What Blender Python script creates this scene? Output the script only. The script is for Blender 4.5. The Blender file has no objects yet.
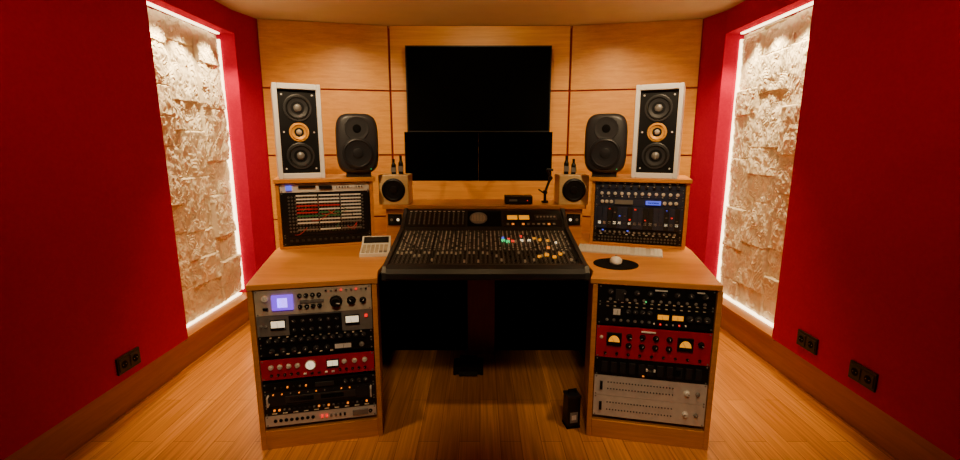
import bpy, bmesh, math, random
from mathutils import Matrix, Vector, noise
random.seed(7)
sc = bpy.context.scene
PI = math.pi
U = 0.04445
XC = 0.026

# ------------------------------------------------------------------ materials
MATS = {}
def mat(name, col, rough=0.5, metal=0.0, emit=0.0, var=0.08, scale=30.0, bump=0.0, spec=0.5):
    if name in MATS: return MATS[name]
    m = bpy.data.materials.new(name); m.use_nodes = True
    nt = m.node_tree; b = nt.nodes["Principled BSDF"]
    tc = nt.nodes.new("ShaderNodeTexCoord"); nz = nt.nodes.new("ShaderNodeTexNoise")
    nz.inputs["Scale"].default_value = scale; nz.inputs["Detail"].default_value = 4
    nt.links.new(tc.outputs["Object"], nz.inputs["Vector"])
    rp = nt.nodes.new("ShaderNodeValToRGB")
    lo = [max(0, c*(1-var)) for c in col]; hi = [min(1, c*(1+var)) for c in col]
    rp.color_ramp.elements[0].position = 0.3; rp.color_ramp.elements[1].position = 0.7
    rp.color_ramp.elements[0].color = (*lo, 1); rp.color_ramp.elements[1].color = (*hi, 1)
    nt.links.new(nz.outputs["Fac"], rp.inputs["Fac"])
    nt.links.new(rp.outputs["Color"], b.inputs["Base Color"])
    b.inputs["Roughness"].default_value = rough; b.inputs["Metallic"].default_value = metal
    b.inputs["Specular IOR Level"].default_value = spec
    if emit > 0:
        b.inputs["Emission Color"].default_value = (*col, 1)
        b.inputs["Emission Strength"].default_value = emit
    if bump > 0:
        bp = nt.nodes.new("ShaderNodeBump"); bp.inputs["Strength"].default_value = bump
        bp.inputs["Distance"].default_value = 0.002
        nt.links.new(nz.outputs["Fac"], bp.inputs["Height"]); nt.links.new(bp.outputs["Normal"], b.inputs["Normal"])
    MATS[name] = m
    return m

def wood(name, c1, c2, rough=0.4, sc3=(1.2, 14, 14), seed=0.0):
    m = bpy.data.materials.new(name); m.use_nodes = True
    nt = m.node_tree; b = nt.nodes["Principled BSDF"]
    tc = nt.nodes.new("ShaderNodeTexCoord"); mp = nt.nodes.new("ShaderNodeMapping")
    mp.inputs["Scale"].default_value = sc3; mp.inputs["Location"].default_value = (seed, seed*2, seed)
    nt.links.new(tc.outputs["Object"], mp.inputs["Vector"])
    nz = nt.nodes.new("ShaderNodeTexNoise"); nz.inputs["Scale"].default_value = 2.2; nz.inputs["Detail"].default_value = 8
    nz.inputs["Roughness"].default_value = 0.65; nz.inputs["Distortion"].default_value = 0.4
    nt.links.new(mp.outputs["Vector"], nz.inputs["Vector"])
    nz2 = nt.nodes.new("ShaderNodeTexNoise"); nz2.inputs["Scale"].default_value = 16; nz2.inputs["Detail"].default_value = 3
    nt.links.new(mp.outputs["Vector"], nz2.inputs["Vector"])
    ad = nt.nodes.new("ShaderNodeMath"); ad.operation = 'MULTIPLY_ADD'; ad.inputs[1].default_value = 0.3
    nt.links.new(nz2.outputs["Fac"], ad.inputs[0]); nt.links.new(nz.outputs["Fac"], ad.inputs[2])
    rp = nt.nodes.new("ShaderNodeValToRGB")
    rp.color_ramp.elements[0].position = 0.45; rp.color_ramp.elements[1].position = 0.85
    rp.color_ramp.elements[0].color = (*c1, 1); rp.color_ramp.elements[1].color = (*c2, 1)
    nt.links.new(ad.outputs[0], rp.inputs["Fac"]); nt.links.new(rp.outputs["Color"], b.inputs["Base Color"])
    b.inputs["Roughness"].default_value = rough
    MATS[name] = m
    return m

def floor_mat():
    m = bpy.data.materials.new("bamboo_planks"); m.use_nodes = True
    nt = m.node_tree; b = nt.nodes["Principled BSDF"]
    tc = nt.nodes.new("ShaderNodeTexCoord"); mp = nt.nodes.new("ShaderNodeMapping")
    mp.inputs["Rotation"].default_value = (0, 0, PI/2)
    nt.links.new(tc.outputs["Object"], mp.inputs["Vector"])
    br = nt.nodes.new("ShaderNodeTexBrick")
    br.inputs["Scale"].default_value = 1.0; br.inputs["Brick Width"].default_value = 0.95
    br.inputs["Row Height"].default_value = 0.095; br.inputs["Mortar Size"].default_value = 0.0012
    br.inputs["Mortar Smooth"].default_value = 0.3; br.inputs["Bias"].default_value = 0.0
    br.offset = 0.37
    br.inputs["Color1"].default_value = (0.72, 0.31, 0.048, 1); br.inputs["Color2"].default_value = (0.56, 0.225, 0.032, 1)
    br.inputs["Mortar"].default_value = (0.22, 0.08, 0.013, 1)
    nt.links.new(mp.outputs["Vector"], br.inputs["Vector"])
    mp2 = nt.nodes.new("ShaderNodeMapping"); mp2.inputs["Scale"].default_value = (55, 1.6, 1)
    nt.links.new(tc.outputs["Object"], mp2.inputs["Vector"])
    nz = nt.nodes.new("ShaderNodeTexNoise"); nz.inputs["Scale"].default_value = 1.6; nz.inputs["Detail"].default_value = 6
    nt.links.new(mp2.outputs["Vector"], nz.inputs["Vector"])
    rp = nt.nodes.new("ShaderNodeValToRGB")
    rp.color_ramp.elements[0].position = 0.3; rp.color_ramp.elements[1].position = 0.7
    rp.color_ramp.elements[0].color = (0.70, 0.66, 0.60, 1); rp.color_ramp.elements[1].color = (1.15, 1.12, 1.05, 1)
    nt.links.new(nz.outputs["Fac"], rp.inputs["Fac"])
    mx = nt.nodes.new("ShaderNodeMixRGB"); mx.blend_type = 'MULTIPLY'; mx.inputs["Fac"].default_value = 1
    nt.links.new(br.outputs["Color"], mx.inputs["Color1"]); nt.links.new(rp.outputs["Color"], mx.inputs["Color2"])
    nt.links.new(mx.outputs["Color"], b.inputs["Base Color"])
    b.inputs["Roughness"].default_value = 0.24
    MATS["bamboo"] = m
    return m

WALLWOOD = wood("maple_panel_veneer", (0.62, 0.27, 0.030), (0.80, 0.41, 0.065), 0.38, (0.8, 12, 22))
DESKWOOD = wood("beech_desk_veneer", (0.56, 0.21, 0.026), (0.72, 0.31, 0.046), 0.33, (1.5, 9, 30))
BASEWOOD = wood("beech_baseboard", (0.34, 0.13, 0.022), (0.46, 0.19, 0.036), 0.4, (9, 1.2, 20))
SPKWOOD = wood("birch_speaker_veneer", (0.72, 0.48, 0.18), (0.82, 0.58, 0.26), 0.45, (2, 10, 25))
POSTWOOD = wood("mahogany_post", (0.30, 0.035, 0.015), (0.42, 0.055, 0.025), 0.45, (20, 20, 2))
FLOOR = floor_mat()
RED = mat("crimson_fabric_wall", (0.46, 0.0005, 0.045), 0.9, var=0.06, scale=60, bump=0.15, spec=0.06)
ACOU = mat("charcoal_acoustic_fabric", (0.03, 0.01, 0.012), 0.95, spec=0.1)
SEAM = mat("red_seam", (0.34, 0.008, 0.012), 0.7)
CEIL = mat("ceiling_plaster", (0.60, 0.50, 0.34), 0.9, var=0.03, scale=8, bump=0.1)
STONE = mat("split_face_limestone", (0.86, 0.77, 0.58), 0.88, var=0.12, scale=7, bump=0.3)
BLK = mat("black_satin", (0.006, 0.006, 0.007), 0.42, spec=0.3)
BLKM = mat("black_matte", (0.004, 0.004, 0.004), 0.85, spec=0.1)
DKG = mat("dark_grey_metal", (0.018, 0.018, 0.021), 0.45, spec=0.3)
SPB = mat("charcoal_enclosure", (0.028, 0.028, 0.031), 0.42)
CON = mat("console_surface", (0.020, 0.020, 0.022), 0.5, spec=0.25)
GRY = mat("grey_metal", (0.24, 0.23, 0.22), 0.4, 0.3)
SIL = mat("brushed_aluminium", (0.70, 0.67, 0.62), 0.38, 0.15)
CREAM = mat("cream_panel", (0.54, 0.47, 0.36), 0.45)
WHT = mat("white_lacquer", (0.88, 0.88, 0.86), 0.3, var=0.02)
WPL = mat("white_plastic", (0.80, 0.80, 0.77), 0.4, var=0.02)
REDP = mat("red_anodised_panel", (0.50, 0.008, 0.03), 0.45, 0.05)
NAVY = mat("navy_panel", (0.025, 0.032, 0.065), 0.4)
SCR = mat("screen_glass", (0.001, 0.001, 0.001), 0.7, spec=0.02)
GOLD = mat("gold_cone", (0.88, 0.44, 0.06), 0.35, 0.25)
RUB = mat("rubber_surround", (0.006, 0.006, 0.006), 0.6)
LW = mat("lamp_white", (1.0, 0.84, 0.55), emit=0.9)
LY = mat("lamp_amber", (0.9, 0.34, 0.0), emit=0.85)
LP = mat("lamp_violet", (0.20, 0.05, 1.0), emit=1.3)
LPC = mat("lamp_violet_core", (0.55, 0.30, 1.0), emit=2.2)
LB = mat("lamp_blue", (0.08, 0.12, 1.0), emit=1.0)
LG = mat("lamp_green", (0.03, 0.8, 0.22), emit=1.0)
LR = mat("lamp_red", (1.0, 0.02, 0.015), emit=1.0)
LO = mat("lamp_orange", (1.0, 0.25, 0.01), emit=1.0)
LED = mat("led_strip_warm", (1.0, 0.78, 0.46), emit=6)

# ------------------------------------------------------------------ builder
class B:
    def __init__(s):
        s.v = []; s.f = []; s.m = []; s.sm = []; s.mats = []; s.M = Matrix.Identity(4)
    def mi(s, m):
        if m not in s.mats: s.mats.append(m)
        return s.mats.index(m)
    def add(s, vs, fs, m, smooth=False):
        o = len(s.v); i = s.mi(m)
        s.v += [tuple(s.M @ Vector(p)) for p in vs]
        for f in fs:
            s.f.append([o+k for k in f]); s.m.append(i); s.sm.append(smooth)
    def box(s, x0, x1, y0, y1, z0, z1, m):
        vs = [(x0,y0,z0),(x1,y0,z0),(x1,y1,z0),(x0,y1,z0),(x0,y0,z1),(x1,y0,z1),(x1,y1,z1),(x0,y1,z1)]
        s.add(vs, [(0,3,2,1),(4,5,6,7),(0,1,5,4),(1,2,6,5),(2,3,7,6),(3,0,4,7)], m)
    def cbox(s, c, d, m):
        s.box(c[0]-d[0]/2, c[0]+d[0]/2, c[1]-d[1]/2, c[1]+d[1]/2, c[2]-d[2]/2, c[2]+d[2]/2, m)
    def prism(s, poly, z0, z1, m):
        n = len(poly)
        vs = [(p[0], p[1], z0) for p in poly] + [(p[0], p[1], z1) for p in poly]
        fs = [tuple(range(n-1, -1, -1)), tuple(range(n, 2*n))] + [(i, (i+1) % n, n+(i+1) % n, n+i) for i in range(n)]
        s.add(vs, fs, m)
    def xprism(s, prof, x0, x1, m):
        n = len(prof)
        vs = [(x0, p[0], p[1]) for p in prof] + [(x1, p[0], p[1]) for p in prof]
        fs = [tuple(range(n)), tuple(range(2*n-1, n-1, -1))] + [(i, n+i, n+(i+1) % n, (i+1) % n) for i in range(n)]
        s.add(vs, fs, m)
    def lathe(s, c, ax, prof, m, n=24, smooth=True):
        a = Vector(ax).normalized(); t = Vector((0,0,1)) if abs(a.z) < 0.9 else Vector((1,0,0))
        u = a.cross(t).normalized(); w = a.cross(u); c = Vector(c)
        for k in range(len(prof)-1):
            vs = []
            for (r, h) in (prof[k], prof[k+1]):
                for i in range(n):
                    q = 2*PI*i/n
                    vs.append(tuple(c + a*h + (u*math.cos(q)+w*math.sin(q))*r))
            if prof[k][0] < 1e-6:
                s.add([tuple(c+a*prof[k][1])]+vs[n:], [(0, 1+i, 1+(i+1) % n) for i in range(n)], m, smooth)
            elif prof[k+1][0] < 1e-6:
                s.add(vs[:n]+[tuple(c+a*prof[k+1][1])], [(i, (i+1) % n, n) for i in range(n)], m, smooth)
            else:
                s.add(vs, [(i, (i+1) % n, n+(i+1) % n, n+i) for i in range(n)], m, smooth)
    def cyl(s, c, ax, r, h, m, n=12, r2=None):
        r2 = r if r2 is None else r2
        s.lathe(c, ax, [(0,0),(r,0),(r2,h),(0,h)], m, n)
    def rod(s, p, q, r, m, n=10):
        p = Vector(p); q = Vector(q); d = q-p
        s.cyl(p, d, r, d.length, m, n)
    def loft(s, rings, m):
        n = len(rings[0]); vs = [p for r in rings for p in r]; fs = []
        for k in range(len(rings)-1):
            for i in range(n):
                fs.append((k*n+i, k*n+(i+1) % n, (k+1)*n+(i+1) % n, (k+1)*n+i))
        fs.append(tuple(range(n-1, -1, -1))); fs.append(tuple(range((len(rings)-1)*n, len(rings)*n)))
        s.add(vs, fs, m, True)
    def obj(s, name, mw=None, bevel=0.0, parent=None):
        me = bpy.data.meshes.new(name)
        me.from_pydata(s.v, [], s.f)
        for m in s.mats: me.materials.append(m)
        me.polygons.foreach_set("material_index", s.m)
        me.polygons.foreach_set("use_smooth", s.sm)
        bm = bmesh.new(); bm.from_mesh(me); bmesh.ops.recalc_face_normals(bm, faces=bm.faces[:]); bm.to_mesh(me); bm.free()
        me.update()
        o = bpy.data.objects.new(name, me); sc.collection.objects.link(o)
        if mw is not None: o.matrix_world = mw
        if parent: o.parent = parent
        if bevel > 0:
            bv = o.modifiers.new("bevel", 'BEVEL'); bv.width = bevel; bv.segments = 2; bv.limit_method = 'ANGLE'
            bv.angle_limit = math.radians(50)
        return o

def frame(x, y, z, deg, tilt=0):
    return Matrix.Translation((x, y, z)) @ Matrix.Rotation(math.radians(deg), 4, 'Z') @ Matrix.Rotation(math.radians(tilt), 4, 'X')
def mir(poly, c=XC): return [(2*c-p[0], p[1]) for p in poly][::-1]

# ------------------------------------------------------------------ room shell
CZ = 2.30; YB = -2.6
b = B(); b.box(-2.2, 2.2, YB-0.1, 4.1, -0.05, 0, FLOOR); b.obj("floor")
b = B(); b.box(-2.2, 2.2, YB-0.1, 4.1, CZ, CZ+0.06, CEIL); b.obj("ceiling")
b = B(); b.box(-2.2, 2.2, YB-0.1, YB, 0, CZ, ACOU); b.obj("wall_back")

def side(sgn, nm):
    b = B()
    def bx(x0, x1, y0, y1, z0, z1, m):
        a, c = sorted((sgn*x0, sgn*x1)); b.box(a, c, y0, y1, z0, z1, m)
    bx(1.76, 1.93, YB, 2.58, 0.21, CZ, RED)
    bx(1.76, 1.93, 2.58, 3.46, 2.14, CZ, RED)
    bx(1.93, 2.15, YB, 3.46, 0.0, CZ, RED)
    poly = [(sgn*1.76, 3.46), (sgn*1.695, 3.69), (sgn*2.15, 3.69), (sgn*2.15, 3.46)]
    b.prism(poly, 0.21, CZ, RED)
    b.obj("wall_"+nm)
    b = B()
    bx(1.82, 1.93, YB, 3.46, 0.0, 0.205, BASEWOOD)
    bx(1.775, 1.93, 2.585, 3.455, 0.19, 0.21, BASEWOOD)
    poly = [(sgn*1.80, 3.46), (sgn*1.735, 3.69), (sgn*2.1, 3.69), (sgn*2.1, 3.46)]
    b.prism(poly, 0.0, 0.205, BASEWOOD)
    b.obj("baseboard_"+nm, bevel=0.003)
    rnd = random.Random(11 if sgn < 0 else 23)
    y0, y1, z0, z1 = 2.585, 3.444, 0.226, 2.126
    st = 0.0055; ny = int((y1-y0)/st); nz = int((z1-z0)/st)
    xs = [y0, y0+rnd.uniform(.26, .32), y0+rnd.uniform(.55, .62), y1+.1]
    blocks = []
    for ci in range(3):
        z = z0 - rnd.uniform(0, .15)
        while z < z1:
            h = rnd.choice([.18, .24, .30, .36])
            blocks.append((xs[ci], xs[ci+1], z, z+h, rnd.uniform(-.010, .010), rnd.uniform(0, 50), rnd.uniform(-.05, .05), rnd.uniform(-.05, .05)))
            z += h
    vs = []; fs = []
    for j in range(nz+1):
        zz = z0+(z1-z0)*j/nz
        for i in range(ny+1):
            yy = y0+(y1-y0)*i/ny
            wob = 0.006*noise.noise(Vector((yy*9, zz*9, 3.3)))
            d = 0
            for bl in blocks:
                if bl[0] <= yy+wob < bl[1] and bl[2] <= zz+wob < bl[3]:
                    sd = bl[5]
                    p = Vector((yy*7+sd, zz*4+sd, sd))
                    n1 = noise.noise(p); n2 = abs(noise.noise(p*2.2)); n3 = noise.noise(p*6)
                    n5 = noise.noise(p*14)
                    tr = (n1*3.0+n2*1.5+yy*1.5) ; ter = (tr*2.2) % 1.0; ter = min(ter*1.0, (1-ter)*6)
                    d = bl[4] + 0.014*n1 + 0.014*n2 + 0.005*n3 + 0.0025*n5 + 0.006*ter + bl[6]*(yy-(bl[0]+bl[1])/2) + bl[7]*(zz-(bl[2]+bl[3])/2)*1.5
                    e = min(yy+wob-bl[0], bl[1]-yy-wob, zz+wob-bl[2], bl[3]-zz-wob)
                    if e < 0.006: d -= 0.008*(1-e/0.006)
                    break
            vs.append((sgn*(1.885-d), yy, zz))
    for j in range(nz):
        for i in range(ny):
            a = j*(ny+1)+i; fs.append((a, a+1, a+ny+2, a+ny+1))
    b = B(); b.add(vs, fs, STONE, False); b.box(*sorted((sgn*1.920, sgn*1.929)), y0, y1, z0, z1, STONE)
    b.obj("stone_wall_panel")
    def lx(x0, x1, y0, y1, z0, z1):
        b = B(); a, c = sorted((sgn*x0, sgn*x1)); b.box(a, c, y0, y1, z0, z1, LED); b.obj("led_strip_light")
    lx(1.845, 1.87, 2.60, 3.42, 2.130, 2.139)
    lx(1.866, 1.90, 3.448, 3.457, 0.24, 2.10)
    lx(1.868, 1.90, 2.60, 3.42, 0.2105, 0.220)
    for yy in (2.78, 3.02, 3.26):
        l = bpy.data.lights.new("niche_spot", 'SPOT'); l.energy = 36; l.color = (1, .73, .39); l.spot_size = 1.6; l.spot_blend = .7; l.shadow_soft_size = .02
        o = bpy.data.objects.new("niche_downlight", l); sc.collection.objects.link(o)
        o.location = (sgn*1.775, yy, 2.115); o.rotation_euler = (0, math.radians(3*sgn*-1), 0)
side(-1, "left"); side(1, "right")

b = B()
seams = [0.0, 0.24, 0.757, 1.276, 1.795, 2.31]
def wallseg(p, q, th=0.02):
    p = Vector(p); q = Vector(q); d = q-p; L = d.length; ang = math.atan2(d.y, d.x)
    b.M = Matrix.Translation((p.x, p.y, 0)) @ Matrix.Rotation(ang, 4, 'Z')
    b.box(0, L, th, th+0.06, 0, CZ, SEAM)
    for k in range(5):
        z1 = min(seams[k+1], CZ+.003)
        b.box(0.009, L-0.009, 0, th, seams[k]+0.007, z1-0.007, WALLWOOD)
    b.M = Matrix.Identity(4)
wallseg((-1.695, 3.672), (-.735, 3.88)); wallseg((-.735, 3.88), (.735, 3.88)); wallseg((.735, 3.88), (1.695, 3.672))
b.box(-2.2, 2.2, 3.97, 4.05, 0, CZ, SEAM)
b.obj("wall_front")

def socket(x, y, z, sgn):
    b = B()
    b.cbox((0, 0, 0), (0.146, 0.010, 0.086), BLK)
    for sx in (-.036, .036):
        b.cbox((sx, -.006, 0), (0.058, 0.004, 0.060), DKG)
        b.cyl((sx, -.008, 0), (0, -1, 0), .019, .001, BLKM, 16)
        for dx in (-.009, .009): b.cyl((sx+dx, -.0092, 0), (0, -1, 0), .0025, .001, GRY, 8)
    b.obj("wall_socket", frame(x, y, z, 90*sgn*-1 if sgn else 0), bevel=0.0015)
socket(-1.7545, 2.115, .295, -1); socket(1.7545, 2.29, .318, 1); socket(1.7545, 1.93, .315, 1)

# ------------------------------------------------------------------ recording desk
LF = frame(-.7215, 1.8915, 0, 11.8); RF = frame(.765, 1.8915, 0, -11.8)
UL = frame(-.880, 2.593, .775, 18.4); UR = frame(.908, 2.593, .775, -18.4)
b = B()
for FM in (LF, RF):
    b.M = FM
    w = .2675
    b.box(-w, -w+.022, 0, .56, 0, .745, DESKWOOD); b.box(w-.022, w, 0, .56, 0, .745, DESKWOOD)
    b.box(-w+.022, w-.022, 0, .56, 0, .088, DESKWOOD)
    b.box(-w+.022, w-.022, .53, .56, .088, .745, BLKM)
for FM in (UL, UR):
    b.M = FM @ Matrix.Translation((0, 0, -.775))
    s = 1 if FM is UL else -1
    b.box(-.26, .26, .06, .36, 0, .745, DESKWOOD)
    b.M = FM
    b.box(-.264, -.245, 0, .36, 0, .372, DESKWOOD); b.box(.245, .264, 0, .36, 0, .372, DESKWOOD)
    b.box(-.245, .245, .34, .36, 0, .372, BLKM); b.box(-.245, .245, 0, .34, 0, .012, DESKWOOD)
    x0, x1 = (-.272, .278) if s > 0 else (-.278, .272)
    b.box(x0, x1, -.012, .37, .372, .395, DESKWOOD)
b.M = Matrix.Identity(4)
top = [(-.984, 1.832), (-.455, 1.944), (-.478, 2.06), (-.478, 3.02), (-1.22, 3.02), (-1.15, 2.49)]
topr = mir(top, .018)
topr = [(max(p[0], .53), p[1]) if p[1] > 2 else p for p in topr]
b.prism(top, .750, .775, DESKWOOD); b.prism(topr, .750, .775, DESKWOOD)
b.box(-.60, 2*XC+.60, 2.775, 3.10, .968, .993, DESKWOOD)
for s in (-1, 1):
    a, c = sorted((XC+s*.47, XC+s*.61)); b.box(a, c, 2.80, 2.82, .775, .968, DESKWOOD)
b.box(XC-.504, XC+.504, 2.80, 2.82, .745, .968, DESKWOOD)
b.box(XC-.504, XC+.504, 2.80, 3.02, .70, .745, DESKWOOD)
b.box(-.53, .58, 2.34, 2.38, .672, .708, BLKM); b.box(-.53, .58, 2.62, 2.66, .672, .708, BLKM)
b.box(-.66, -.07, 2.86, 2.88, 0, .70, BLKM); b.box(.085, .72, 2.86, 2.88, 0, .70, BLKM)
b.box(-.62, -.605, 2.46, 2.86, 0, .70, BLKM); b.box(.662, .677, 2.46, 2.86, 0, .70, BLKM)  # black side sheets added to make the knee space look shaded
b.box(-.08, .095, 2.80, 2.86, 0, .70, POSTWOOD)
b.obj("studio_desk", bevel=0.0025)
for s in (-1, 1):
    bb = B(); bb.cbox((0, 0, 0), (.085, .008, .07), BLK)
    for sx in (-.02, .02):
        bb.cbox((sx, -.005, 0), (.03, .004, .045), DKG); bb.cyl((sx, -.007, 0), (0, -1, 0), .009, .001, LW if sx*s < 0 else GRY, 10)
    bb.obj("desk_socket", Matrix.Translation((XC+s*.555, 2.7955, .90)), bevel=.001)

# ------------------------------------------------------------------ rack gear
def gear(name, F, z0, u, panel, items, w=.4826, depth=.25, handles=False):
    h = u*U-.002; b = B()
    b.box(-w/2, w/2, .004, .008, 0, h, panel)
    b.box(-.215, .215, .008, depth, .003, h-.003, DKG)
    for sx in (-1, 1):
        for zz in ((.006, h-.006) if u > .8 else (h/2,)):
            b.cyl((sx*(w/2-.008), .004, zz), (0, -1, 0), .0035, .002, GRY, 8)
    if handles:
        for sx in (-1, 1):
            x = sx*(w/2-.02); b.rod((x, -.02, .012), (x, -.02, h-.012), .004, SIL)
            b.rod((x, .004, .012), (x, -.02, .012), .004, SIL); b.rod((x, .004, h-.012), (x, -.02, h-.012), .004, SIL)
    c = h/2
    for it in items:
        k = it[0]; x = it[1]; z = c+it[2]
        if k == 'k':
            r, m = it[3], it[4]
            b.lathe((x, .004, z), (0, -1, 0), [(r*1.15, 0), (r*1.1, r*.3), (r*.85, r*.35), (r*.78, r*1.1), (0, r*1.15)], m, 14)
            q = random.uniform(-2, 2)
            pm = WPL if m is not WPL else BLK
            b.add([(x+math.sin(q)*r*.1-math.cos(q)*r*.1, .0035-r*1.2, z+math.cos(q)*r*.1+math.sin(q)*r*.1),
                   (x+math.sin(q)*r*.1+math.cos(q)*r*.1, .0035-r*1.2, z+math.cos(q)*r*.1-math.sin(q)*r*.1),
                   (x+math.sin(q)*r*.75+math.cos(q)*r*.1, .0035-r*1.2, z+math.cos(q)*r*.75-math.sin(q)*r*.1),
                   (x+math.sin(q)*r*.75-math.cos(q)*r*.1, .0035-r*1.2, z+math.cos(q)*r*.75+math.sin(q)*r*.1)], [(0,1,2,3)], pm)
        elif k == 'm':
            ww, hh, m = it[3:6]
            b.cbox((x, .001, z), (ww+.008, .008, hh+.008), BLK); b.cbox((x, -.0035, z), (ww, .002, hh), m)
            b.cbox((x, -.005, z-hh*.40), (ww, .002, hh*.2), BLK)
            q = random.uniform(-.6, .3)
            x2, z2 = x+math.sin(q)*hh*.7, z-hh*.35+math.cos(q)*hh*.7
            b.rod((x, -.0052, z-hh*.4), (x2, -.0052, z2), .0007, BLK, 5)
        elif k == 'b':
            ww, hh, m = it[3:6]; b.cbox((x, .001, z), (ww, .009, hh), m)
        elif k == 'd':
            r, m = it[3], it[4]
            b.cbox((x, .0, z), (r*2.7, .012, r*2.5), BLK)
            pts = [(x+math.cos(PI*i/14)*r, z-r*.45+math.sin(PI*i/14)*r*1.25) for i in range(15)]
            b.add([(p[0], -.0065, p[1]) for p in pts], [tuple(range(15))], m)
            b.rod((x, -.0072, z-r*.4), (x-r*.5, -.0072, z+r*.45), .0008, BLK, 5)
        elif k == 'r':
            r, m = it[3], it[4]
            b.cyl((x, .004, z), (0, -1, 0), r*1.2, .006, SIL, 20); b.cyl((x, -.002, z), (0, -1, 0), r, .002, m, 20)
            b.rod((x, -.005, z-r*.5), (x-r*.4, -.005, z+r*.6), .0006, BLK, 5)
        elif k == 'j':
            b.cyl((x, .004, z), (0, -1, 0), it[3], .003, it[4], 10); b.cyl((x, .001, z), (0, -1, 0), it[3]*.55, .0006, BLKM, 8)
        elif k == 'c':
            x2, zz2, m = it[3], c+it[4], it[5]; pr = None
            for q in range(9):
                t = q/8; p = (x+(x2-x)*t, .002-.035*math.sin(PI*t), z+(zz2-z)*t-it[6]*math.sin(PI*t))
                if pr: b.rod(pr, p, .0016, m, 6)
                pr = p
    return b.obj(name, F @ Matrix.Translation((0, 0, z0)))
def row(x0, x1, n, z, r, m, k='k'):
    return [(k, x0+(x1-x0)*i/max(1, n-1), z, r, m) for i in range(n)]
def brow(x0, x1, n, z, w, h, ms):
    return [('b', x0+(x1-x0)*i/max(1, n-1), z, w, h, random.choice(ms)) for i in range(n)]

zt = .747
def stack(F, lst, zt):
    z = zt
    for (nm, u, pan, items, *h) in lst:
        z -= u*U
        if nm: gear(nm, F, z, u, pan, items, handles=bool(h))
stack(LF, [
 ("channel_strip_preamp", 2.6, CREAM, [('b', -.13, 0, .085, .066, LP), ('b', -.13, 0, .04, .042, LPC), ('r', -.20, .02, .012, WPL), ('b', -.20, -.025, .02, .01, BLK)]
   + row(-.06, .02, 4, .025, .009, BLK)+row(-.06, .02, 4, -.025, .009, BLK)+[('k', .09, -.01, .024, BLK), ('k', .155, -.01, .017, BLK), ('k', .205, -.012, .013, BLK)]
   + brow(.05, .22, 9, .042, .008, .006, [GRY, BLK, LR])+[('b', -.01, 0, .10, .012, GRY)]),
 ("stereo_tube_compressor", 2.1, GRY, [('b', 0, 0, .22, .085, BLK), ('m', -.155, .005, .055, .036, LW), ('m', .155, .005, .055, .036, LW)]
   + row(-.09, .09, 6, .018, .010, SPB)+row(-.09, .09, 6, -.022, .010, SPB)+row(-.225, -.205, 2, 0, .006, GRY)+[('b', .215, .02, .012, .012, LR)]),
 ("parametric_equalizer", 1.0, BLK, row(-.20, .20, 13, 0, .0095, SPB)+brow(-.19, .19, 12, .016, .008, .003, [CREAM])),
 ("optical_limiter", 1.1, BLK, row(-.19, .04, 6, 0, .011, SPB)+[('m', .11, 0, .07, .026, WPL)]+brow(-.17, .06, 6, -.016, .012, .003, [CREAM])+[('k', .19, 0, .010, GRY)]),
 (None, .35, None, []),
 ("red_bus_compressor", 2.15, REDP, [('r', -.035, .01, .019, LW), ('m', .06, .008, .045, .03, LW)]+row(-.20, -.09, 4, .012, .010, SIL)+row(.11, .20, 3, .012, .010, SIL)
   + row(-.20, -.09, 5, -.026, .006, BLK)+row(.09, .2, 5, -.026, .006, BLK)+brow(-.06, .06, 5, -.03, .012, .006, [WPL, BLK])),
 (None, .35, None, []),
 ("digital_reverb_unit", 1.0, BLK, [('b', .02, 0, .08, .018, SPB)]+brow(-.19, -.06, 6, 0, .006, .006, [LO, DKG, GRY, DKG])+row(.11, .2, 4, 0, .009, SPB)),
 ("power_conditioner", 1.5, DKG, [('b', 0, -.004, .30, .03, SPB), ('b', -.08, -.004, .10, .02, BLKM), ('b', .05, -.004, .10, .02, BLKM)]+brow(-.2, .2, 12, .024, .005, .003, [GRY, DKG, LO]), True),
 ("signal_processor", 1.0, BLK, brow(-.2, .2, 20, .004, .008, .006, [SPB, DKG, GRY, LO])+brow(-.2, .2, 10, -.012, .02, .002, [CREAM])),
 ("patch_strip_interface", 1.2, SIL, row(-.20, -.04, 8, 0, .008, BLK, 'j')+brow(0, .1, 6, 0, .009, .012, [BLK, LR, GRY])+[('b', .17, 0, .07, .025, GRY), ('k', .215, 0, .008, BLK)]),
], zt)
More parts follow.
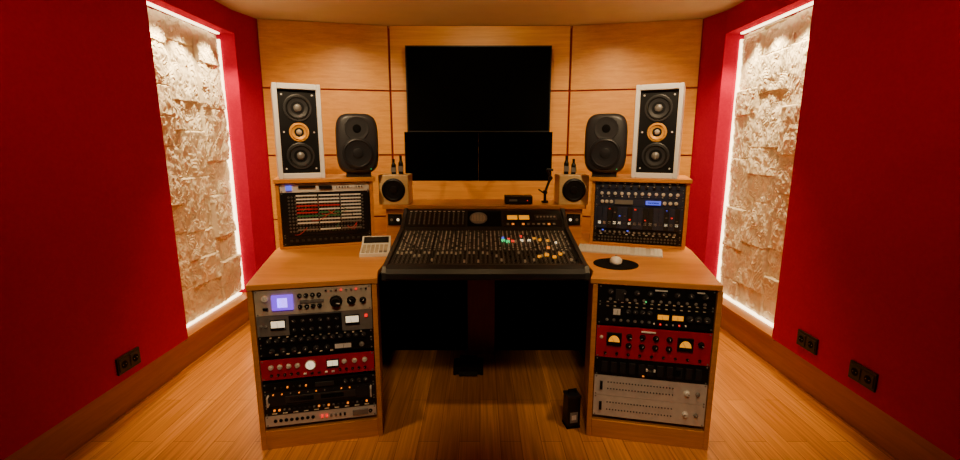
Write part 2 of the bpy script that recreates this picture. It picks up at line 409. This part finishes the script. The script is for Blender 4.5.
stack(RF, [
 ("microphone_preamp", 1.9, BLK, row(-.19, .20, 8, .012, .011, SPB)+row(-.19, .2, 12, -.022, .006, GRY)+[('b', -.15, .0, .035, .05, SPB), ('b', .02, .03, .05, .004, WPL), ('b', -.04, -.025, .005, .004, LG), ('b', .18, .03, .03, .004, WPL)]+brow(-.2, .2, 14, -.034, .010, .002, [CREAM])),
 ("dual_channel_preamp", 2.2, BLK, [('m', .035, 0, .045, .026, LY), ('m', .095, 0, .045, .026, LY), ('m', -.16, .01, .030, .034, WPL)]+row(-.11, -.02, 4, .015, .010, SPB)+row(-.2, -.02, 7, -.028, .006, GRY)+row(.145, .215, 3, 0, .013, SPB)+brow(.0, .13, 6, -.032, .006, .005, [WPL, LR])+brow(-.2, .2, 14, .038, .010, .002, [CREAM])),
 (None, .2, None, []),
 ("red_tube_equalizer", 3.4, REDP, [('d', -.165, .016, .024, LY), ('d', .135, .016, .024, LY)]+row(-.10, .07, 4, .032, .012, BLK)+row(-.10, .07, 4, -.012, .012, BLK)
   + row(-.2, .2, 9, -.055, .006, BLK)+[('k', .2, .02, .012, BLK), ('b', -.02, .06, .06, .005, WPL), ('k', -.220, .02, .007, SIL)]),
 ("expansion_chassis", 2.0, BLK, [('b', x/100., 0, .025, .05, DKG) for x in range(-20, 21, 4)]+[('b', .1, 0, .05, .03, BLKM), ('b', .0, .0, .04, .010, WPL), ('b', -.03, -.03, .008, .004, LO)]),
 ("audio_interface", 2.25, SIL, [('b', -.21, 0, .012, .04, BLK)]+row(-.18, .10, 22, .018, .0028, BLK, 'j')+row(-.18, .10, 22, -.014, .0028, BLK, 'j')+[('k', .16, 0, .012, WPL), ('k', .205, 0, .009, GRY)]),
 ("audio_interface", 2.35, SIL, [('b', -.21, 0, .012, .04, BLK)]+row(-.18, .10, 22, .020, .0028, BLK, 'j')+row(-.18, .10, 22, -.016, .0028, BLK, 'j')+[('k', .16, 0, .012, WPL), ('k', .205, 0, .009, GRY)]),
], zt)
WCB = mat("white_cable", (.7, .68, .62), .5); RCB = mat("red_cable", (.5, .02, .02), .5); GCB = mat("green_cable", (.05, .2, .08), .5)
def bars(rows):
    out = []
    for (z, cols) in rows:
        x = -.165
        for i, cm in enumerate(cols):
            L = .36/len(cols); out.append(('b', x+L/2, z, L-.008, .0070, cm)); x += L
    return out
pb = []
for r_ in range(11):
    z = .098-r_*.0195
    pb += row(-.20, .20, 24, z, .0050, GRY, 'j')
pb += bars([(.106, [WPL, WPL, WPL]), (.086, [WPL, WPL, WPL]), (.067, [WCB, WPL, WPL]), (.048, [RCB, RCB, WPL]), (.028, [RCB, WPL, WPL]), (.009, [RCB, GCB, WPL]), (-.011, [GCB, GCB, WPL]), (-.03, [WPL, WPL, WPL]), (-.05, [WPL, WPL, GRY]), (-.089, [GRY, WPL, GRY])])
rc = random.Random(5)
for i in range(12):
    x = -.2+rc.randrange(24)*.4/23; z = .098-rc.randrange(3, 10)*.0195
    pb.append(('c', x, z, x+rc.uniform(-.10, .10), z-rc.choice([.0195, .039, .02]), rc.choice([WCB, RCB, RCB, GCB, BLK, BLK]), rc.uniform(.004, .012)))
stack(UL, [
 ("digital_converter", 1.15, SIL, [('b', -.195, 0, .03, .026, LB), ('b', -.10, .005, .09, .010, BLK), ('b', .0, 0, .07, .02, BLK)]+brow(.06, .2, 10, 0, .006, .010, [WPL, BLK, GRY])),
 ("patch_bay", 5.6, BLK, pb),
 ("rack_blank_panel", 1.15, BLK, brow(-.2, .2, 14, 0, .014, .012, [SPB])),
], .370)
def r16(r=.0085, m=GRY, z=0, n=14): return row(-.205, .205, n, z, r, m)
mods = []
rm = random.Random(3)
for i in range(16):
    x = -.211+.0281*i
    mods += [('b', x, 0, .0262, .127, rm.choice([DKG, NAVY, NAVY, DKG, NAVY]))]
    for z in (.05, .03, .010, -.010):
        c = rm.random()
        if c < .78: mods.append(('k', x, z, .0058, rm.choice([GRY, SIL, WPL, SPB, LB if rm.random() < .3 else SIL])))
        else: mods.append(('b', x, z, .010, .008, rm.choice([WPL, LB, LR, GRY])))
    mods.append(('b', x, -.032, .016, .016, rm.choice([WPL, GRY, SIL, WPL, LW])))
    mods.append(('j', x, -.054, .006, SIL))
stack(UR, [
 ("line_mixer", 1.0, NAVY, r16(.0095, SPB, 0, 11)+brow(-.2, .2, 11, .017, .012, .003, [WPL, GRY])),
 ("line_mixer", 1.0, NAVY, r16(.0085, SIL, .002, 12)+brow(-.2, .2, 12, -.015, .007, .004, [GRY, WPL])),
 ("rack_equalizer", 1.1, NAVY, [('b', -.08, 0, .10, .024, GRY), ('b', .08, 0, .08, .022, LB), ('b', .08, 0, .06, .010, NAVY)]+row(.14, .2, 3, 0, .009, SIL)+row(-.2, -.15, 3, 0, .009, SIL)),
 ("modular_processor_rack", 3.0, NAVY, mods),
 ("line_mixer", .9, BLK, r16(.0065, GRY, .0, 16)+brow(-.2, .2, 12, -.012, .012, .004, [WPL, GRY])+[('b', -.19, .01, .01, .006, LB), ('b', -.05, .01, .01, .006, LB)]),
 ("patch_bay", .9, BLK, row(-.21, .21, 24, .009, .0050, GRY, 'j')+row(-.21, .21, 24, -.009, .0050, GRY, 'j')),
], .370)

# ------------------------------------------------------------------ mixing console
b = B(); CW = .486
prof = [(2.075, .725), (2.055, .735), (2.055, .762), (2.075, .785), (2.10, .79), (2.12, .787), (2.58, .872), (2.60, .885), (2.735, .965), (2.765, .965), (2.77, .80), (2.70, .715), (2.30, .712)]
b.xprism(prof, -CW+.02, CW-.02, CON)
chk = [(2.07, .722), (2.048, .735), (2.048, .768), (2.07, .795), (2.12, .80), (2.58, .886), (2.73, .977), (2.772, .975), (2.775, .78), (2.70, .712), (2.30, .710)]
b.xprism(chk, -CW, -CW+.02, SPB); b.xprism(chk, CW-.02, CW, SPB)
b.xprism([(2.056, .730), (2.042, .742), (2.042, .765), (2.056, .785), (2.085, .798), (2.112, .796), (2.118, .78), (2.08, .728)], -CW+.021, CW-.021, DKG)
P0 = Vector((0, 2.12, .787)); P1 = Vector((0, 2.58, .872)); dd = (P1-P0); ang = math.atan2(dd.z, dd.y); L = dd.length
b.M = Matrix.Translation(P0) @ Matrix.Rotation(ang, 4, 'X')
capm = mat("fader_cap", (.56, .54, .50), .4)
LINE = mat("panel_legend", (.24, .23, .215), .5)
KN = mat("small_knob_grey", (.40, .39, .37), .45)
pitch = .0228; n = 40; x0 = -pitch*(n-1)/2
for i in range(n):
    x = x0+i*pitch
    if i % 8 == 7: b.box(x+pitch/2-.002, x+pitch/2+.002, .005, L-.005, 0, .004, GRY if i in (15, 23) else BLK)
    else: b.box(x+pitch/2-.0006, x+pitch/2+.0006, .005, L-.01, 0, .0012, LINE)
    b.box(x-.0014, x+.0014, .02, .165, 0, .0008, BLKM)
    for q in range(8): b.box(x-.0075, x-.0035, .028+q*.018, .0297+q*.018, 0, .0009, LINE)
    fy = random.choice([.14, .13, .14, .05, .035, .1, .14])
    b.box(x-.0048, x+.0048, fy-.009, fy+.009, 0, .009, capm if random.random() < .75 else BLK); b.box(x-.0048, x+.0048, fy-.001, fy+.001, .0088, .0096, BLK)
    for q, y in enumerate((.183, .197, .211)):
        b.box(x-.0045, x+.0045, y-.0035, y+.0035, 0, .003, random.choice([LINE, SPB, KN, capm]))
    for q in range(11):
        y = .232+q*.0205; m = random.choice([KN, KN, capm, LINE, SPB])
        b.cyl((x, y, 0), (0, 0, 1), .0048, .007, m, 8, .0040)
        b.box(x-.0006, x+.0006, y, y+.004, .007, .0075, WPL)
for (x, y, w, h, m) in [(.10, .30, .020, .018, LG), (.125, .285, .018, .018, LG), (.15, .29, .014, .014, LR), (.13, .32, .014, .012, LR), (.165, .285, .014, .012, WPL), (.10, .335, .012, .012, LB), (.20, .30, .018, .012, LW), (.20, .36, .012, .010, LR),
                        (.24, .30, .016, .012, LW), (.27, .33, .016, .010, LY), (.30, .31, .014, .012, LY), (.34, .30, .014, .012, LY), (.38, .27, .012, .010, LW), (.27, .09, .016, .012, LY), (.31, .11, .020, .014, LY), (.345, .085, .018, .012, LY), (.33, .20, .014, .012, LO), (.38, .12, .016, .010, LY)]:
    b.box(x-w/2, x+w/2, y-h/2, y+h/2, 0, .010, m)
Q0 = Vector((0, 2.60, .885)); Q1 = Vector((0, 2.735, .965)); dd = Q1-Q0; ang2 = math.atan2(dd.z, dd.y); L2 = dd.length
b.M = Matrix.Translation(Q0) @ Matrix.Rotation(ang2, 4, 'X')
b.box(-.455, -.11, .01, L2-.01, 0, .003, BLK); b.box(-.10, .10, .01, L2-.01, 0, .003, BLKM); b.box(.11, .455, .01, L2-.01, 0, .003, BLK)
for i in range(12):
    x = -.44+i*.0285
    b.box(x-.0055, x+.0055, .02, L2-.02, .003, .0045, SPB)
    for q in range(8): b.box(x-.003, x+.003, .028+q*.013, .033+q*.013, .0045, .006, LINE)
    b.box(x-.007, x+.007, L2-.016, L2-.010, .003, .0045, WPL)
b.lathe((-.035, L2/2, .003), (0, 0, 1), [(.052, 0), (.052, .006), (.045, .008), (.040, .004), (0, .004)], GRY, 28)
for q in range(9): b.box(-.070+q*.0088, -.067+q*.0088, .05, .110, .006, .0085, CREAM)
for xx in (.165, .235):
    b.box(xx-.034, xx+.034, .055, .108, .003, .008, BLK); b.box(xx-.030, xx+.030, .062, .100, .008, .0095, LY)
for i in range(10): b.box(.13+i*.03, .144+i*.03, .02, .032, .003, .006, random.choice([LINE, LO, KN, capm, DKG]))
b.box(.30, .43, .06, .11, .003, .006, SPB)
for i in range(6): b.cyl((.315+i*.02, .085, .006), (0, 0, 1), .006, .007, KN, 8)
b.obj("mixing_console", Matrix.Translation((XC, 0, 0)), bevel=0)

# ------------------------------------------------------------------ speakers
def driver(b, x, z, r, cone, dome=None, y=0, ring=RUB, outer=GRY):
    b.lathe((x, y, z), (0, -1, 0), [(r*1.18, 0), (r*1.18, .004), (r*1.12, .0055), (r*1.02, .005)], outer, 32)
    b.lathe((x, y, z), (0, -1, 0), [(r*1.02, .005), (r*.93, .010), (r*.84, .003)], ring, 32)
    b.lathe((x, y, z), (0, -1, 0), [(r*.84, .003), (r*.6, .0), (r*.34, -.0015)], cone, 32)
    b.lathe((x, y, z), (0, -1, 0), [(r*.36, -.0015), (r*.28, .006), (r*.13, .010), (0, .011)], dome or cone, 24)
def three_way(F):
    b = B(); w, h, d = .245, .512, .27
    t = .024
    b.box(-w/2, w/2, .03, d, 0, h, WHT)
    b.box(-w/2, -w/2+t, 0, .03, 0, h, WHT); b.box(w/2-t, w/2, 0, .03, 0, h, WHT)
    b.box(-w/2+t, w/2-t, 0, .03, 0, .03, WHT); b.box(-w/2+t, w/2-t, 0, .03, h-.03, h, WHT)
    b.box(-w/2+t, w/2-t, .022, .0299, .03, h-.03, BLK)
    driver(b, 0, .385, .062, SPB, GRY, .0218, outer=SPB); driver(b, 0, .125, .062, SPB, GRY, .0218, outer=SPB)
    driver(b, 0, .255, .044, GOLD, CREAM, .0218, ring=GOLD, outer=GOLD)
    for (x, z) in ((-.078, .455), (.078, .455), (-.078, .055), (.078, .055), (-.078, .255), (.078, .255)):
        b.cyl((x, .022, z), (0, -1, 0), .005, .004, SIL, 10)
    return b.obj("three_way_speaker", F, bevel=.004)
def sring(y, w, h, cz, e=4.0, n=40):
    out = []
    for i in range(n):
        q = 2*PI*i/n; c, s_ = math.cos(q), math.sin(q)
        out.append((math.copysign(abs(c)**(2/e), c)*w/2, y, cz+math.copysign(abs(s_)**(2/e), s_)*h/2))
    return out
def studio_mon(F):
    b = B(); w, h = .24, .345; cz = .02+h/2
    b.loft([sring(-.012, w*.80, h*.86, cz), sring(-.008, w*.88, h*.92, cz), sring(.005, w*.96, h*.975, cz), sring(.03, w, h, cz), sring(.12, w*.98, h*.98, cz), sring(.18, w*.86, h*.88, cz), sring(.21, w*.62, h*.7, cz)], SPB)
    b.lathe((0, -.0125, cz+.085), (0, -1, 0), [(.068, 0), (.066, .004), (.05, .0015), (.03, .0006), (.0, .0004)], SPB, 32)
    b.lathe((0, -.0125, cz+.085), (0, -1, 0), [(.024, .001), (.018, .004), (.0, .006)], BLKM, 20)
    b.lathe((0, -.0125, cz-.055), (0, -1, 0), [(.09, 0), (.089, .005), (.083, .006), (.076, .009), (.070, .004), (.045, .001), (.03, .001), (.026, .004), (0, .009)], DKG, 36)
    b.cyl((.07, -.0125, cz-.145), (0, -1, 0), .0025, .003, LG, 8)
    b.box(-.07, .07, .01, .15, 0, .03, RUB)
    return b.obj("studio_monitor_speaker", F)
def cube_spk(F):
    b = B(); s = .182
    b.box(-s/2, s/2, 0, s, 0, s, SPKWOOD)
    b.lathe((0, 0, s/2), (0, -1, 0), [(.072, 0), (.072, .004), (.066, .006), (.060, .009), (.053, .003), (.026, .001), (.022, .006), (0, .009)], BLK, 32)
    return b.obj("cube_speaker", F, bevel=.004)
zt_ = 1.1705
def P(lx, ly, base):
    p = base @ Vector((lx, ly, 0)); return p.x, p.y
x, y = P(-.118, .004, UL); three_way(frame(x, y, zt_, 25))
x, y = P(.19, .03, UL); studio_mon(frame(x, y, zt_, 17))
x, y = P(.072, .0, UR); three_way(frame(x, y, zt_, -25))
x, y = P(-.20, .03, UR); studio_mon(frame(x, y, zt_, -17))
for s in (-1, 1):
    cx = -.530 if s < 0 else .575
    cube_spk(frame(cx, 2.785, .9935, 0))
    for dx, hh in ((-.02, .095), (.025, .115)):
        bb = B(); bb.lathe((0, 0, 0), (0, 0, 1), [(0, 0), (.015, 0), (.015, hh*.6), (.008, hh*.75), (.008, hh), (0, hh)], BLK, 14)
        bb.box(-.0152, .0152, -.0155, -.0145, hh*.15, hh*.45, GRY)
        bb.obj("small_bottle", Matrix.Translation((cx-s*(.01+dx), 2.87, .9935+.1825)))

# ------------------------------------------------------------------ screens
b = B()
b.box(-.58, .58, 0, .035, 0, .67, BLK)
b.box(-.570, .570, -.002, 0, .012, .660, SCR)
b.box(-.2, .2, .035, .088, .2, .45, DKG)
b.obj("television", frame(-.012, 3.79, 1.460, 0), bevel=.002)
for i, xx in enumerate((-.2495, .2295)):
    b = B(); b.box(-.2393, .2393, 0, .028, 0, .315, SCR); b.box(-.237, .237, -.0015, 0, .005, .311, SCR)
    b.box(-.05, .05, .028, .05, .1, .2, DKG)
    b.rod((0, .05, .15), (0, .876, .15), .018, DKG, 12)
    b.box(-.06, .06, .866, .877, .09, .21, DKG)
    b.obj("computer_monitor", frame(xx, 3.002, 1.124, 0))
b = B()
ax = .415
b.cyl((ax, 2.90, .9935), (0, 0, 1), .022, .012, BLK, 16); b.rod((ax, 2.90, 1.0), (ax, 2.90, 1.06), .009, BLK)
b.rod((ax, 2.90, 1.06), (ax+.035, 2.92, 1.15), .008, BLK); b.cyl((ax, 2.885, 1.06), (0, 1, 0), .014, .03, BLK, 12)
b.rod((ax+.035, 2.92, 1.15), (ax+.01, 2.91, 1.205), .007, BLK); b.cyl((ax+.035, 2.905, 1.15), (0, 1, 0), .013, .03, BLK, 12)
b.rod((ax+.01, 2.915, 1.205), (ax+.05, 2.915, 1.20), .008, BLK); b.rod((ax, 2.89, 1.05), (ax-.045, 2.88, 1.08), .005, BLK)
b.obj("articulated_arm")
b = B()
b.box(-.085, .085, 0, .11, .004, .05, BLK); b.box(-.078, .078, -.002, 0, .01, .044, DKG); b.box(.05, .056, -.004, -.002, .022, .028, LR); b.box(-.06, -.01, -.004, -.002, .02, .032, GRY)
for dx in (-.07, .07):
    for dy in (.015, .095): b.cyl((dx, dy, 0), (0, 0, 1), .008, .004, RUB, 8)
b.obj("audio_adapter_box", frame(.24, 2.80, .9935, 0), bevel=.002)

# ------------------------------------------------------------------ desk items
DZ = .7755
b = B()
b.xprism([(-.06, 0), (-.06, .004), (.06, .018), (.06, 0)], -.222, .222, SIL)
kt = math.atan2(.014, .12)
b.M = Matrix.Translation((0, -.06, .0042)) @ Matrix.Rotation(kt, 4, 'X')
for r_ in range(6):
    y = .012+r_*.0192
    for c_ in range(22):
        x = -.210+c_*.01995
        if c_ in (14, 18) : continue
        if r_ == 0 and 4 <= c_ <= 8:
            if c_ == 4: b.box(x-.008, x+4*.01995+.008, y-.008, y+.008, 0, .004, WPL)
            continue
        b.box(x-.0085, x+.0085, y-.008, y+.008, 0, .004, WPL)
b.obj("computer_keyboard", frame(.765, 2.44, DZ, -19), bevel=0)
b = B(); b.lathe((0, 0, 0), (0, 0, 1), [(0, 0), (.107, 0), (.108, .003), (.106, .0045), (0, .0045)], BLKM, 40); b.obj("mouse_pad", frame(.670, 2.18, DZ, 0))
b = B()
rg = []
for k, (z, a_) in enumerate([(0, .92), (.006, 1.0), (.016, .96), (.025, .78), (.031, .5), (.033, .2)]):
    rg.append([(math.cos(2*PI*i/28)*.030*a_, math.sin(2*PI*i/28)*.055*a_, z-(.004*math.sin(2*PI*i/28) if z > .02 else 0)) for i in range(28)])
b.loft(rg, WPL); b.box(-.0006, .0006, .012, .045, .026, .0305, GRY); b.lathe((0, .025, .031), (0, 0, 1), [(.0045, -.002), (.004, .002), (0, .003)], GRY, 10)
b.obj("computer_mouse", frame(.674, 2.19, DZ+.0046, -15))
b = B()
b.xprism([(-.10, 0), (-.10, .018), (.03, .04), (.095, .075), (.10, .07), (.10, 0)], -.078, .078, WPL)
b.M = Matrix.Translation((0, -.10, .018)) @ Matrix.Rotation(math.atan2(.022, .13), 4, 'X')
for r_ in range(5):
    for c_ in range(6): b.box(-.068+c_*.023, -.051+c_*.023, .012+r_*.022, .027+r_*.022, 0, .006, CREAM if c_ < 4 else (CREAM if r_ else GRY))
b.M = Matrix.Translation((0, .03, .04)) @ Matrix.Rotation(math.atan2(.035, .065), 4, 'X')
b.box(-.068, .068, .012, .062, 0, .004, BLK); b.box(-.055, .055, .022, .052, .004, .005, DKG); b.box(-.03, .03, .06, .064, .004, .005, WPL)
b.obj("desk_calculator", frame(-.570, 2.43, DZ, 8), bevel=.0015)

b = B()
b.box(-.09, .09, 0, .12, .006, .05, BLK); b.box(-.08, .08, .05, .11, .05, .058, BLKM)
b.xprism([(-.02, .006), (-.02, .016), (.10, .075), (.115, .075), (.115, .062), (.0, .006)], -.055, .055, DKG)
for q in range(5): b.box(-.05, .05, .0+q*.022, .006+q*.022, .026+q*.0108, .0275+q*.0108, RUB)
for dx in (-.08, .08):
    for dy in (.01, .11): b.cyl((dx, dy, 0), (0, 0, 1), .01, .006, RUB, 8)
b.obj("foot_pedal", frame(-.07, 2.52, .0, 0), bevel=.002)
b = B()
b.box(-.032, .032, -.03, .03, .004, .165, BLK); b.box(-.034, .034, -.032, .032, .0, .012, BLKM); b.box(-.034, .034, -.032, .032, .158, .170, DKG)
b.box(-.02, .02, -.0315, -.03, .03, .085, LINE); b.box(-.012, .012, -.0325, -.0315, .045, .07, WPL)
b.rod((-.02, 0, .170), (-.02, 0, .190), .003, BLK); b.rod((.02, 0, .170), (.02, 0, .190), .003, BLK); b.rod((-.022, 0, .19), (.022, 0, .19), .0035, BLK)
b.obj("power_supply_box", frame(.448, 2.03, 0, 12), bevel=.002)

# ------------------------------------------------------------------ lights
WARM = (1.0, .64, .28)
def spot(loc, tgt, e, size=80, blend=.7, r=.04, col=WARM):  # serves ceiling spots and added fill lamps alike
    l = bpy.data.lights.new("ceiling_or_fill_spot", 'SPOT'); l.energy = e; l.color = col; l.spot_size = math.radians(size); l.spot_blend = blend; l.shadow_soft_size = r
    o = bpy.data.objects.new("ceiling_or_fill_spotlight", l); sc.collection.objects.link(o); o.location = loc
    o.rotation_euler = (Vector(tgt)-Vector(loc)).to_track_quat('-Z', 'Y').to_euler()
for s in (-1, 1):
    spot((s*.80, 1.75, 2.27), (s*1.02, 3.0, 1.40), 92, 64, 1.0, col=(1, .70, .38))
    spot((s*.95, 3.10, 2.27), (s*1.05, 3.7, 1.1), 30, 110, .8)
    spot((s*.80, 1.70, 2.27), (s*.86, 2.2, .6), 68, 54, 1.0)
    spot((s*1.30, 2.7, 2.27), (s*1.42, 2.6, .0), 95, 46, 1.0)  # added lamps, supply the niche light that spills on the floor
    spot((s*.9, 1.3, 2.27), (s*1.9, 2.1, 1.0), 14, 100, 1.0)  # added fill to lift the red side walls, not a known fitting
spot((0, 2.3, 2.27), (0, 3.9, 1.7), 42, 80, 1.0)
spot((0, .9, 2.27), (0, 2.5, .75), 60, 48, 1.0, .12)  # added front fill over console and racks
for s in (-1, 1): spot((s*.3, .3, 2.27), (s*.76, 1.9, .48), 85, 31, 1.0, .08, col=(1, .70, .40))  # added fill lamps aimed at the lower rack fronts
w = bpy.data.worlds.new("world"); sc.world = w; w.use_nodes = True
w.node_tree.nodes["Background"].inputs[0].default_value = (.9, .5, .3, 1); w.node_tree.nodes["Background"].inputs[1].default_value = 0.02

cam = bpy.data.cameras.new("camera"); co = bpy.data.objects.new("camera", cam); sc.collection.objects.link(co)
cam.sensor_width = 36; cam.lens = 455*36/960; cam.clip_start = .05
co.location = (0, 0, 1.35); co.rotation_euler = (math.radians(90)-math.atan(84/455), 0, 0)
sc.camera = co
